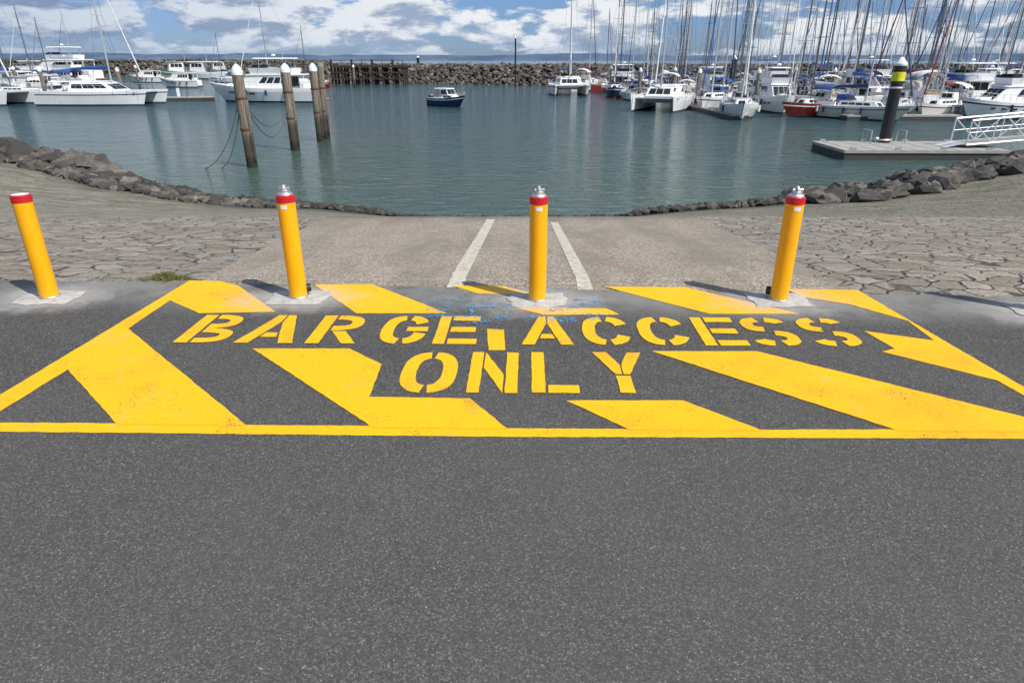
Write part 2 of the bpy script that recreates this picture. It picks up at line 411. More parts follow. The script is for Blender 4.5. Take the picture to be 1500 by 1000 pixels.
mb.obj('blue_survey_marks',smooth=False)
# ------------------------------------------------------------------ bollards
m,nt,b=newmat('footing_concrete'); q=N(nt); p=q.pos()
nz=q.noise(p,14,6,.75); c=q.ramp(nz,[(.32,(.29,.285,.265)),(.5,(.45,.44,.41)),(.7,(.56,.55,.51))])
q.set(b.inputs['Base Color'],c); b.inputs['Roughness'].default_value=.9; q.set(b.inputs['Normal'],q.bump(nz,.7,.01)); FT=m
BY=simple('bollard_yellow_powdercoat',(.90,.42,.004),.34,0,.03,6,.02,.5)
BR=simple('red_reflective_tape',(.50,.010,.02),.35,0,.1,20)
BS=simple('galvanised_steel',(.52,.53,.54),.42,.75,.15,25,.1)
BW=simple('white_sticker',(.75,.75,.72),.5)
BK=simple('black_rubber',(.02,.02,.02),.6)
for i,(bx,by,_) in enumerate(BOL):
    mb=MB(); n_=48; vs=[]
    for k in range(n_):
        a=2*math.pi*k/n_; c_,s_=math.cos(a),math.sin(a); k4=1/(max(abs(c_),abs(s_)))**.75
        rr_=.195*k4*(1+.16*noise.noise(Vector((c_*2,s_*2,i*3)))+.07*noise.noise(Vector((c_*7,s_*7,i*3))))
        vs.append((bx+rr_*1.15*c_,by+rr_*.82*s_,.007))
    vs2=[(bx+(v[0]-bx)*.9,by+(v[1]-by)*.9,.012) for v in vs]
    mb.add([(v[0],v[1],.002) for v in vs]+vs+vs2,[(k,(k+1)%n_,n_+(k+1)%n_,n_+k) for k in range(n_)]+[(n_+k,n_+(k+1)%n_,2*n_+(k+1)%n_,2*n_+k) for k in range(n_)]+[tuple(range(2*n_,3*n_))],FT)
    mb.obj('concrete_footing')
    mb=MB(); r=.066; H=.80
    mb.lathe([(.076,.01),(.076,.02),(.073,.024),(r,.025)],BS,40)
    mb.lathe([(r,.02),(r,H-.055)],BY,40)
    mb.lathe([(r,H-.055),(r+.0018,H-.055),(r+.0018,H-.012),(r,H-.012)],BR,40)
    mb.lathe([(r,H-.012),(r,H-.008),(r-.004,H-.003),(r-.010,H)],BR,40)
    if i==0:
        mb.lathe([(r-.010,H),(r-.03,H+.004),(0,H+.006)],BW,40)
    else:
        mb.lathe([(r-.010,H),(r-.012,H+.005),(r-.018,H+.013),(r-.036,H+.018),(0,H+.019)],BS,40)
        mb.lathe([(.034,H+.012),(.034,H+.03),(.028,H+.036),(0,H+.037)],BS,20)
        pts=[(0,.020*math.cos(a),H+.036+.026*math.sin(a)) for a in [math.pi*k/10 for k in range(11)]]
        mb.tube(pts,.013,BS,10)
        mb.cyl((-.032,.0,H+.040),(.030,.0,H+.040),.014,.014,BS,12)
        mb.cyl((.030,.0,H+.040),(.038,.0,H+.040),.018,.018,BS,12)
    vs=[];fs=[]
    for k in range(7):
        a=R(-112+k*7)
        for z_ in(H-.098,H-.070): vs.append(((r+.0012)*math.cos(a),(r+.0012)*math.sin(a),z_))
    for k in range(6): fs.append((2*k,2*k+2,2*k+3,2*k+1))
    if i: mb.add(vs,fs,BW)
    sgn={1:1,3:-1}.get(i,0)
    if sgn:
        mb.cyl((sgn*.045,.045,.065),(sgn*.080,.062,.065),.032,.032,BK,16)
        mb.cyl((sgn*.080,.062,.065),(sgn*.085,.064,.065),.018,.016,BS,12)
    mb.obj('bollard',(bx,by,0))
# loose gravel along the asphalt edge and footings
GVM=simple('loose_gravel',(.20,.185,.16),.9,0,.45,40)
def ico(sub):
    bm=bmesh.new(); bmesh.ops.create_icosphere(bm,subdivisions=sub,radius=1)
    v=[x_.co.copy() for x_ in bm.verts]; f=[tuple(a.index for a in x_.verts) for x_ in bm.faces]; bm.free(); return v,f
IC1,IC2=ico(1),ico(2)
def rock(mb,c,s,mat,ic=IC1):
    v,f=ic; off=Vector((random.uniform(0,50),random.uniform(0,50),random.uniform(0,50)))
    rot=Matrix.Rotation(random.uniform(0,6.3),3,'Z')@Matrix.Rotation(random.uniform(-.5,.5),3,'X')
    sc=Vector((random.uniform(.8,1.4),random.uniform(.7,1.1),random.uniform(.5,.85)))*s
    out=[]
    for p_ in v:
        k=1+.75*noise.noise(p_*1.3+off)
        q_=Vector((p_.x*sc.x*k,p_.y*sc.y*k,p_.z*sc.z*k)); out.append(rot@q_+Vector(c))
    mb.add(out,f,mat)
mb=MB()
for k in range(1300):
    X_=random.uniform(-6,6); Y_=yb(X_)+random.gauss(0,.06) if k%3 else random.uniform(4.3,6.5)
    s=random.uniform(.002,.007); rock(mb,(X_,Y_,max(prof(X_,Y_)-.004,-9)+s*.4),s,GVM)
for k in range(90): 
    s=random.uniform(.0015,.004); rock(mb,(random.uniform(-3,3),random.uniform(.9,3.5),s*.4),s,GVM)
mb.obj('loose_gravel',smooth=False)
# ------------------------------------------------------------------ rocks
def rockmat(name,stops,wet,sc=6):
    m,nt,b=newmat(name); q=N(nt); p=q.pos(); ri=q.n('ShaderNodeNewGeometry').outputs['Random Per Island']
    c=q.ramp(ri,stops); nz=q.noise(p,sc,4,.7)
    c=q.mix(q.mr(nz,.35,.65,0,.55),c,(.035,.032,.028))
    if wet:
        Z=q.sep(p)[2]; c=q.mix(q.mr(q.math('ADD',Z,q.math('MULTIPLY',nz,.4)),WZ+.25,WZ+.7,.85,0),c,(.022,.024,.018))
    q.set(b.inputs['Base Color'],c); b.inputs['Roughness'].default_value=.85
    q.set(b.inputs['Normal'],q.bump(nz,.8,.05)); return m
RK=rockmat('shore_rock',[(0,(.04,.037,.034)),(.5,(.09,.081,.071)),(.85,(.16,.145,.122)),(1,(.27,.245,.21))],True)
mb=MB()
for k in range(5200):
    Xv=random.uniform(-42,38)
    a=abs(Xv)
    if a<3.2: 
        if random.random()<.7: continue
    big_=sm(5,24,a)
    wd=.4+2.3*sm(2.6,11,a)
    Yv=shore(Xv)+random.uniform(-wd,.35)
    s=random.uniform(.06,.19)+big_*random.uniform(.0,.30)
    if a<4: s*=.6
    rock(mb,(Xv,Yv,prof(Xv,Yv)+s*.28),s,RK,IC2 if s>.3 else IC1)
for k in range(240):
    Xv=random.uniform(-36,-16); Yv=shore(Xv)-random.uniform(-.2,4.2)*sm(-14,-26,Xv)-.1; s=random.uniform(.22,.8)
    rock(mb,(Xv,Yv,prof(Xv,Yv)+s*.35),s,RK,IC2)
for k in range(420):
    Xv=random.uniform(9,38); Yv=shore(Xv)-random.uniform(-.2,3.4); s=random.uniform(.15,.46)
    rock(mb,(Xv,Yv,prof(Xv,Yv)+s*.3),s,RK,IC2)
mb.obj('riprap_rocks',smooth=False)
# breakwater
BKM=rockmat('breakwater_rock',[(0,(.05,.045,.04)),(.5,(.105,.09,.075)),(.85,(.17,.15,.125)),(1,(.28,.25,.21))],False,1.6)
def bwY(X): return 215-60*sm(-60,-44,X)-18*sm(-44,10,X) if X<10 else 137+0*X
mb=MB(); xs=arange(-420,420,4)
def bwH(X): return 4.9-.9*sm(-70,-30,X)
vs=[];fs=[]
for Xv in xs:
    Yv=bwY(Xv); H=bwH(Xv)-.4
    for dy,dz in((0,-1.5),(6.5,H),(11,H),(18,-1.5)): vs.append((Xv,Yv+dy,WZ+dz))
for i in range(len(xs)-1):
    for k in range(3): fs.append((i*4+k,(i+1)*4+k,(i+1)*4+k+1,i*4+k+1))
mb.add(vs,fs,BKM)
for k in range(10500):
    Xv=random.uniform(-220,200) if k%4 else random.uniform(-110,110); t=random.random()
    H=bwH(Xv); s=random.uniform(.28,.62) if k%14 else random.uniform(.6,.9)
    if t<.82: t/=.82; rock(mb,(Xv,bwY(Xv)+6.5*t-.5,WZ+-.4+H*t*1.0),s,BKM)
    else: rock(mb,(Xv,bwY(Xv)+6.5+random.uniform(0,4),WZ+H-.45),s*.7,BKM)
mb.obj('breakwater',smooth=False)
# distant hills
m,nt,b=newmat('haze_tinted_hills'); q=N(nt); p=q.pos()
q.set(b.inputs['Base Color'],q.ramp(q.noise(p,.004,4,.6),[(.35,(.07,.11,.18)),(.65,(.12,.17,.25))])); b.inputs['Roughness'].default_value=1; b.inputs['Specular IOR Level'].default_value=0  # blue-grey base colour carries the distance haze, painted in
mb=MB(); xs=arange(-5200,5200,40); vs=[];fs=[]
for Xv in xs:
    h=32+30*noise.noise(Vector((Xv*.0011,0,3)))+9*noise.noise(Vector((Xv*.006,0,1)))+14*sm(-500,-2500,Xv)
    h=max(5,h)
    vs+=[(Xv,4300,WZ),(Xv,4500,h*.8),(Xv,4700,h),(Xv,5200,WZ)]
for i in range(len(xs)-1):
    for k in range(3): fs.append((i*4+k,(i+1)*4+k,(i+1)*4+k+1,i*4+k+1))
mb.add(vs,fs,m); mb.obj('hills')
# ------------------------------------------------------------------ water
m,nt,b=newmat('sea_water'); q=N(nt); p=q.pos(); X,Y,Z=q.sep(p)
w1=q.noise(q.mapping(p,scale=(.6,1.1,1),rot=(0,0,R(12))),2.1,4,.68,.5)
w2=q.noise(q.mapping(p,scale=(.35,.8,1),rot=(0,0,R(-18))),.5,3,.55,.3)
h=q.math('ADD',q.math('MULTIPLY',w1,.25),q.math('MULTIPLY',w2,.38))
far=q.mr(Y,22,80,0,1)
pt=q.noise(q.mapping(p,scale=(.12,.6,1)),.35,3,.6)
c=q.mix(far,(.060,.100,.078),(.024,.070,.080)); c=q.mix(q.mr(pt,.4,.65,0,.5),c,(.030,.088,.098))
q.set(b.inputs['Base Color'],c); b.inputs['Roughness'].default_value=.06; b.inputs['IOR'].default_value=1.33
q.set(b.inputs['Normal'],q.bump(h,1.0,.65))
mb=MB(); vs,fs=grid([-6000,-600,-100,0,100,600,6000],[15,60,140,400,1500,9000],lambda a,b_:WZ); mb.add(vs,fs,m); mb.obj('sea_water',smooth=False)
# ------------------------------------------------------------------ marina materials
GW=simple('gelcoat_white',(.80,.80,.79),.28,0,.05,.6,0,.5)
GC=simple('gelcoat_cream',(.70,.67,.58),.35,0,.06,.6)
NV=simple('navy_hull',(.015,.03,.09),.25,0,.15)
RD=simple('red_hull',(.20,.02,.02),.3,0,.15)
TL=simple('teal_stripe',(.03,.16,.22),.4)
BL=simple('blue_canvas',(.025,.075,.24),.8,0,.2)
GY=simple('grey_canvas',(.25,.26,.27),.85,0,.2)
WC=simple('white_canvas',(.70,.70,.68),.85,0,.1)
MR=simple('maroon_canvas',(.16,.03,.03),.8)
GR=simple('green_boat_paint',(.10,.22,.13),.55)
DW=simple('tinted_window',(.012,.016,.022),.08,0,.1)
AL=simple('aluminium',(.50,.51,.52),.38,.35,.08)
ALD=simple('aged_dark_mast',(.13,.13,.135),.45,.3,.1)
WR=simple('rigging_wire',(.12,.13,.14),.4,.5)
AF=simple('antifoul',(.03,.06,.12),.7)
AR=simple('red_antifoul',(.25,.04,.03),.7)
TK=simple('teak_deck',(.32,.24,.15),.7)
DKM=simple('weathered_dock_deck',(.34,.33,.305),.85,0,.15,2,.3)
DKS=simple('dock_fender',(.05,.05,.05),.7)
def hull(mb,L,B,F,top,stripe,bot,deck,oy=0,ox=0,rake=.10,stern=.72,full=.42,sheer=.28):
    Nn=14; rings=[]
    for i in range(Nn+1):
        t=i/Nn
        w_=stern+(1-stern)*math.sin(math.pi/2*t/full) if t<full else 1-((t-full)/(1-full))**2.3
        w_=max(.02,w_)*B/2; s=F*(1+sheer*max(0,(t-.35)/.65)**2+.05*(1-t))
        rows=[(s,1),(s*.82,.985),(s*.74,.975),(.16,.86-.25*t*t),(0.02,.80-.3*t*t),(-.4,.30)]
        port=[];stb=[]
        for z_,k in rows:
            x_=ox-L/2+L*t-rake*L*(t**3)*(1-max(0,z_)/s)+.02*L*(1-t)**6*(z_/s)
            port.append((x_,oy+w_*k,z_)); stb.append((x_,oy-w_*k,z_))
        rings.append(port+stb[::-1])
    M=12; vs=[v for r_ in rings for v in r_]; mats=[top,stripe,top,bot,bot]
    for row in range(5):
        fs=[]
        for i in range(Nn):
            fs.append((i*M+row,(i+1)*M+row,(i+1)*M+row+1,i*M+row+1))
            k=M-2-row; fs.append((i*M+k,(i+1)*M+k,(i+1)*M+k+1,i*M+k+1))
        mb.add(vs,fs,mats[row])
    mb.add(vs,[(i*M+5,(i+1)*M+5,(i+1)*M+6,i*M+6) for i in range(Nn)],bot)
    mb.add(vs,[tuple(range(M))],top)
    mb.add(vs,[(i*M,i*M+11,(i+1)*M+11,(i+1)*M) for i in range(Nn)],deck)
    def edge(t,side):
        f=t*Nn; i=min(Nn-1,int(f)); a=Vector(rings[i][0 if side>0 else 11]); b_=Vector(rings[i+1][0 if side>0 else 11]); return a.lerp(b_,f-i)
    return edge
def rail(mb,edge,t0,t1,n,h=.62,r=.018,mat=AL):
    for sd_ in(1,-1):
        pts=[]
        for k in range(n+1):
            e=edge(t0+(t1-t0)*k/n,sd_); e2=e+Vector((0,-.05*sd_,h)); mb.cyl(e,e2,r,r,mat,4,False); pts.append(e2)
        mb.tube(pts,r*.8,mat,4); mb.tube([p_-Vector((0,0,h*.45)) for p_ in pts],r*.5,mat,4)
def mast(mb,x,z0,H,L,cover,furl,by=0,stern_x=None,bow_x=None,hw=1.4,MM=None):
    MM=MM or AL
    mb.cyl((x,by,z0),(x,by,z0+H),.095,.065,MM,8)
    for f_,wd in((.45,.9),(.72,.65)):
        mb.cyl((x,by-wd,z0+H*f_),(x,by+wd,z0+H*f_),.028,.028,MM,4)
    for s_ in(1,-1):
        mb.tube([(x-.2,by+s_*hw,z0-.1),(x,by+s_*.9,z0+H*.45),(x,by+s_*.65,z0+H*.72),(x,by,z0+H*.98)],.014,WR,3)
        mb.tube([(x-.4,by+s_*hw,z0-.1),(x,by,z0+H*.45)],.012,WR,3)
    if bow_x: 
        mb.cyl((bow_x,by,z0-.1),(x,by,z0+H*.93),.016,.016,WR,3,False)
        if furl: 
            a=Vector((bow_x,by,z0-.1)); b_=Vector((x,by,z0+H*.93)); mb.cyl(a.lerp(b_,.05),a.lerp(b_,.9),.075,.04,furl,6)
    if stern_x: mb.cyl((stern_x,by,z0),(x,by,z0+H),.014,.014,WR,3,False)
    bl=L*.36; zb=z0+1.25
    mb.cyl((x-.05,by,zb),(x-bl,by,zb+.05),.06,.06,AL,6)
    pts=[(x-.1-bl*.95*k/6,by,zb+.2-.02*k) for k in range(7)]
    for k in range(6): mb.cyl(pts[k],pts[k+1],.25-.025*k,.25-.025*(k+1),cover,8)
    mb.cyl((x,by,z0+H),(x,by,z0+H+.45),.012,.008,WR,3); mb.box((x-.12,by,z0+H+.1),(.3,.03,.06),WR)
def canopy(mb,x0,x1,w_,z0,h,mat):
    n=8; vs=[]
    for xx in(x0,(x0+x1)/2,x1):
        for k in range(n+1):
            a=math.pi*k/n; zz=z0+h*(.72+.28*math.sin(a)) - (.12 if xx!=(x0+x1)/2 else 0)
            vs.append((xx,w_*.5*math.cos(a),zz))
    fs=[(j*(n+1)+k,j*(n+1)+k+1,(j+1)*(n+1)+k+1,(j+1)*(n+1)+k) for j in range(2) for k in range(n)]
    mb.add(vs,fs,mat)
    for xx in(x0,x1):
        for s_ in(1,-1): mb.cyl((xx,s_*w_*.5,z0),(xx,s_*w_*.5,z0+h*.62),.02,.02,AL,4)
def F4(x0,x1,w0,w1,z): return [(x0,-w0/2,z),(x1,-w1/2,z),(x1,w1/2,z),(x0,w0/2,z)]
def sailboat_mesh(L,top,stripe,bot,cover,furl,dodger,Hm,MM=None):
    mb=MB(); B=L*.31; F=1.05+L*.015
    e=hull(mb,L,B,F,top,stripe,bot,GW,rake=.12)
    mb.frustum(F4(-L*.12,L*.24,B*.62,B*.36,F*.98),F4(-L*.11,L*.19,B*.50,B*.26,F+.52),GW,[(0,.08,.85,.35,.75,4),(2,.15,.92,.35,.75,4),(1,.2,.8,.3,.8,1)],DW)
    mb.box((-L*.30,0,F+.16),(L*.32,B*.62,.22),TK)
    for s_ in(1,-1): mb.frustum([(-L*.45,s_*B*.30-.12,F),(-L*.13,s_*B*.33-.12,F),(-L*.13,s_*B*.33+.12,F),(-L*.45,s_*B*.30+.12,F)],[(-L*.45,s_*B*.29-.07,F+.4),(-L*.13,s_*B*.31-.07,F+.4),(-L*.13,s_*B*.31+.07,F+.4),(-L*.45,s_*B*.29+.07,F+.4)],GW)
    mb.frustum(F4(-L*.15,-L*.04,B*.5,B*.46,F+.45),F4(-L*.15,-L*.08,B*.42,B*.34,F+1.1),dodger,[(1,.1,.9,.2,.85,2)],DW)
    if dodger is not GW: canopy(mb,-L*.38,-L*.19,B*.66,F+.3,1.75,dodger)
    rail(mb,e,.02,.97,9)
    mb.tube([e(.97,1)+Vector((0,0,.62)),e(1,1)+Vector((.1,0,.75)),e(.97,-1)+Vector((0,0,.62))],.02,AL,4)
    mb.lathe([(.02,F+.4),(.05,F+1.2)],AL,6,(-L*.36,0))
    mb.tube([(-L*.36,.42*math.cos(a),F+1.1+.42*math.sin(a)) for a in [2*math.pi*k/12 for k in range(13)]],.02,AL,4)
    mast(mb,L*.08,F+.5,Hm,L,cover,furl,0,-L*.49,L*.49,B*.48,MM)
    for t in(.3,.5,.65):
        p_=e(t,1); mb.cyl(p_+Vector((0,.12,-.15)),p_+Vector((0,.12,-.7)),.10,.10,WC,8)
        p_=e(t,-1); mb.cyl(p_+Vector((0,-.12,-.15)),p_+Vector((0,-.12,-.7)),.10,.10,NV,8)
    mb.box((-L*.48,B*.2,F+.75),(.25,.2,.45),GY)
    return mb.mesh('sailboat_mesh')
def cat_mesh(L,cover,stripe,Hm,dodger):
    mb=MB(); W=L*.52; F=1.35
    for s_ in(1,-1):
        e=hull(mb,L,L*.15,F,GW,stripe,AF,GW,oy=s_*(W/2-L*.075),rake=.05,stern=.8,full=.35,sheer=.12)
        mb.box((-L*.475,s_*(W/2-L*.075),.45),(L*.07,L*.10,.5),GW)
    mb.frustum(F4(-L*.38,L*.18,W*.8,W*.8,.75),F4(-L*.38,L*.2,W*.82,W*.82,F+.05),GW)
    mb.frustum(F4(-L*.22,L*.2,W*.70,W*.46,F),F4(-L*.20,L*.07,W*.60,W*.40,F+.95),GW,[(0,.05,.9,.38,.82,3),(1,.06,.94,.25,.8,3),(2,.1,.95,.38,.82,3),(3,.3,.7,.1,.85,1)],DW)
    mb.frustum(F4(-L*.4,L*.05,W*.60,W*.44,F+.98),F4(-L*.39,L*.03,W*.56,W*.40,F+1.08),GW)
    for s_ in(1,-1): mb.cyl((-L*.38,s_*W*.27,F),(-L*.38,s_*W*.27,F+.98),.05,.05,AL,6)
    canopy(mb,-L*.36,-L*.22,W*.4,F+1.0,1.3,dodger)
    mb.cyl((L*.40,-W*.42,F-.05),(L*.40,W*.42,F-.05),.09,.09,AL,8); mb.box((L*.30,0,F-.08),(L*.2,W*.6,.02),GY)
    for s_ in(1,-1):
        pts=[]
        for k in range(9):
            x_=-L*.42+L*.88*k/8; a=Vector((x_,s_*(W/2-.1-(.25 if k>6 else 0)),F+.1)); mb.cyl(a-Vector((0,0,.15)),a+Vector((0,0,.6)),.018,.018,AL,4,False); pts.append(a+Vector((0,0,.6)))
        mb.tube(pts,.016,AL,4); mb.tube([p_-Vector((0,0,.3)) for p_ in pts],.01,AL,4)
    for s_ in(1,-1): 
        mb.cyl((-L*.45,s_*W*.2,F-.2),(-L*.45,s_*W*.2,F+.5),.03,.03,AL,4)
    mb.frustum(F4(-L*.49,-L*.45,W*.3,W*.3,F+.2),F4(-L*.49,-L*.44,W*.34,W*.34,F+.55),GY)
    mast(mb,L*.09,F+.95,Hm,L,cover,WC,0,None,L*.40,W*.45)
    return mb.mesh('catamaran_mesh')
def motor_mesh(L,stripe,top=GW,fly=True,canv=BL):
    mb=MB(); B=L*.32; F=1.25+L*.02
    e=hull(mb,L,B,F,top,stripe,AF,GW,rake=.13,stern=.9,full=.45,sheer=.42)
    mb.frustum(F4(-L*.28,L*.27,B*.80,B*.50,F),F4(-L*.28,L*.10,B*.72,B*.52,F+1.45),GW,[(0,.03,.60,.42,.86,4),(2,.40,.97,.42,.86,4),(1,.05,.95,.25,.88,3),(3,.1,.9,.15,.9,3)],DW)
    mb.frustum(F4(L*.12,L*.36,B*.55,B*.26,F+.1),F4(L*.08,L*.30,B*.44,B*.16,F+.55),GW)
    mb.frustum(F4(-L*.42,L*.12,B*.80,B*.58,F+1.47),F4(-L*.42,L*.10,B*.80,B*.56,F+1.6),GW)
    for s_ in(1,-1): mb.cyl((-L*.41,s_*B*.36,F),(-L*.41,s_*B*.36,F+1.5),.05,.05,GW,6)
    for x_ in(.05,.16,.25):
        for s_ in(1,-1):
            a=e(.5+x_,s_); mb.box((a.x,a.y*.985,a.z*.62),(L*.05,.05,.16),DW)
    if fly:
        mb.frustum(F4(-L*.30,L*.07,B*.70,B*.50,F+1.6),F4(-L*.31,L*.09,B*.74,B*.54,F+2.25),GW)
        mb.frustum(F4(-L*.02,L*.075,B*.50,B*.44,F+2.26),F4(-L*.03,L*.04,B*.46,B*.38,F+2.6),DW)
        for x_ in(-L*.26,-L*.02):
            for s_ in(1,-1): mb.cyl((x_,s_*B*.33,F+2.2),(x_-.1,s_*B*.31,F+3.25),.03,.03,AL,5)
        mb.frustum(F4(-L*.30,L*.04,B*.68,B*.58,F+3.25),F4(-L*.29,L*.02,B*.62,B*.50,F+3.36),canv)
        zt=F+3.36
    else: zt=F+1.6
    mb.cyl((-L*.2,0,zt),(-L*.22,0,zt+1.1),.03,.02,AL,5); mb.lathe([(.22,zt+.2),(.26,zt+.28),(.2,zt+.38),(0,zt+.42)],GW,12,(-L*.12,0))
    mb.cyl((-L*.1,B*.25,zt),(-L*.14,B*.25,zt+2.4),.012,.006,WR,4)
    rail(mb,e,.5,.99,8,.65,.022)
    mb.box((-L*.38,0,F+.3),(.4,B*.6,.45),GW); mb.box((-L*.51,0,.35),(L*.05,B*.8,.12),TK)
    for t in(.25,.42,.6):
        for s_ in(1,-1):
            p_=e(t,s_); mb.cyl(p_+Vector((0,.13*s_,-.2)),p_+Vector((0,.13*s_,-.8)),.12,.12,NV,8)
    return mb.mesh('motor_yacht_mesh')
def W(x,y): return g(x,y,WZ)
SB=[sailboat_mesh(10.5,GW,NV,AF,BL,BL,BL,13.5),sailboat_mesh(11.5,GW,GW,AR,WC,WC,GY,15),sailboat_mesh(9.5,NV,GW,AR,BL,WC,NV,12,ALD),
    sailboat_mesh(12,GC,TL,AF,NV,NV,BL,16),sailboat_mesh(10,RD,GW,AF,GY,GY,GW,12.5,ALD),sailboat_mesh(11,GW,RD,AF,MR,MR,WC,14.5),sailboat_mesh(8.5,GW,TL,AF,BL,GY,GY,10.5,ALD),sailboat_mesh(11,GW,BL,AF,GY,BL,WC,15,ALD)]
CT=[cat_mesh(12,BL,NV,14.5,BL),cat_mesh(11.5,WC,GW,14,WC)]
MY=[motor_mesh(13.6,GW,GW,True,GW),motor_mesh(11,NV,GW,True,BL),motor_mesh(9,TL,GW,False,GY),motor_mesh(12,GW,GW,True,GW)]
def put(me,name,x,y,hd,sc=1): 
    p_=W(x,y); return place(me,name,(p_[0],p_[1],WZ),R(hd),sc)
# left side
put(MY[0],'motor_yacht',390,149,176,.97)
put(CT[0],'sailing_catamaran',157,153,-2,1.0)
put(MY[2],'cabin_cruiser',18,137,160,1.0); put(MY[1],'motor_yacht',95,128,170,1.0); put(MY[3],'motor_yacht',40,122,185,.9)
put(CT[1],'sailing_catamaran',-28,153,-8,1.0); put(MY[3],'motor_yacht',90,119,178,1.5)
put(SB[2],'sailboat',60,131,200,.9); put(SB[6],'sailboat',10,124,170); put(SB[0],'sailboat',118,117,182); put(SB[1],'sailboat',405,131,200,1.0)
put(SB[3],'sailboat',-20,128,190); put(MY[2],'cabin_cruiser',215,121,185,.8); put(SB[6],'sailboat',330,121,170,.8)
put(SB[7],'sailboat',30,145,190,.8); put(SB[6],'sailboat',85,138,185,.8); put(MY[2],'cabin_cruiser',50,142,175,.9); put(SB[4],'sailboat',455,128,182,.7); put(MY[2],'cabin_cruiser',265,128,180,.8)
# right side, front row
put(CT[0],'sailing_catamaran',833,138,-92,.95)
put(SB[2],'sailboat',900,142,-100,.9); put(CT[1],'sailing_catamaran',968,160,-112,.92); put(SB[0],'sailboat',1043,160,-120,.9)
put(SB[1],'sailboat',1082,171,-105,.85); put(MY[3],'motor_yacht',1135,163,-100,.8); put(SB[4],'sailboat',1190,170,-150,.85)
put(SB[3],'sailboat',1250,174,-60,.8); put(SB[6],'sailboat',1310,172,-125,.9); put(SB[5],'sailboat',1375,172,-140,.85)
put(MY[1],'motor_yacht',1465,174,-165,.85); put(SB[0],'sailboat',1530,170,-130,.9)
for yrow,x0,x1,st in((157,1130,1560,46),(151,1000,1540,40),(145,925,1560,36),(139,915,1560,34),(133,860,1560,40)):
    x_=x0
    while x_<x1:
        r_=random.random(); hd=random.choice((-90,90))+random.uniform(-28,10); yv=yrow+random.uniform(-2,2)
        if r_<.78: put(random.choice(SB),'sailboat',x_,yv,hd,random.uniform(.68,1.12))
        elif r_<.92: put(random.choice(MY),'motor_yacht',x_,yv,hd,random.uniform(.75,.95))
        else: put(random.choice(CT),'sailing_catamaran',x_,yv,hd,.85)
        x_+=st*random.uniform(.55,1.5)
# small navy cabin boat in the basin
mb=MB(); e=hull(mb,5.6,2.2,.85,NV,GW,NV,GW,rake=.16,stern=.9,full=.4,sheer=.5)
mb.frustum(F4(-.3,1.7,1.7,.9,.86),F4(-.2,1.1,1.5,.8,1.25),GW,[(0,.1,.8,.3,.8,2),(2,.2,.9,.3,.8,2)],DW)
mb.frustum(F4(-.5,.75,1.55,1.35,1.25),F4(-.5,.3,1.4,1.1,1.85),GW,[(0,.08,.92,.12,.88,2),(1,.05,.95,.12,.88,2),(2,.08,.92,.12,.88,2)],DW)
mb.frustum(F4(-1.5,.45,1.55,1.25,1.87),F4(-1.5,.4,1.45,1.15,1.95),GW)
for s_ in(1,-1): mb.cyl((-1.4,s_*.7,.9),(-1.4,s_*.7,1.88),.025,.025,AL,6)
mb.box((-2.95,0,.7),(.45,.4,.75),BK); mb.box((-2.98,0,1.12),(.5,.42,.2),GY); mb.cyl((-1,.3,1.95),(-1.2,.3,3.4),.012,.006,WR,4)
rail(mb,e,.45,.99,6,.4,.016); put(mb.mesh('runabout_mesh'),'small_cabin_boat',657,156,-42,.92)
# fishing boats at the breakwater
for px,py,cc_ in((268,116,GR),(330,112,GR),(300,116,GW)):
    mb=MB(); e=hull(mb,9,3,1.3,cc_,GW,AF,TK,rake=.1,stern=.85,sheer=.5)
    mb.frustum(F4(-.5,2.5,2.2,1.6,1.3),F4(-.4,2.1,2.0,1.4,3.2),GW,[(0,.1,.9,.5,.85,3),(1,.1,.9,.5,.85,2),(2,.1,.9,.5,.85,3)],DW)
    mb.frustum(F4(-3.6,2.7,2.4,1.9,3.2),F4(-3.6,2.6,2.3,1.8,3.35),cc_)
    for s_ in(1,-1): mb.cyl((-3.4,s_*1,1.3),(-3.4,s_*1,3.2),.05,.05,AL,5)
    mb.cyl((-1,0,3.3),(-1,0,6.5),.06,.04,AL,6); mb.cyl((-1,0,5.6),(-3.5,0,4.5),.04,.03,AL,5); rail(mb,e,.4,.98,6)
    put(mb.mesh('fishing_boat_mesh'),'fishing_boat',px,py,185+px%30,1.25)
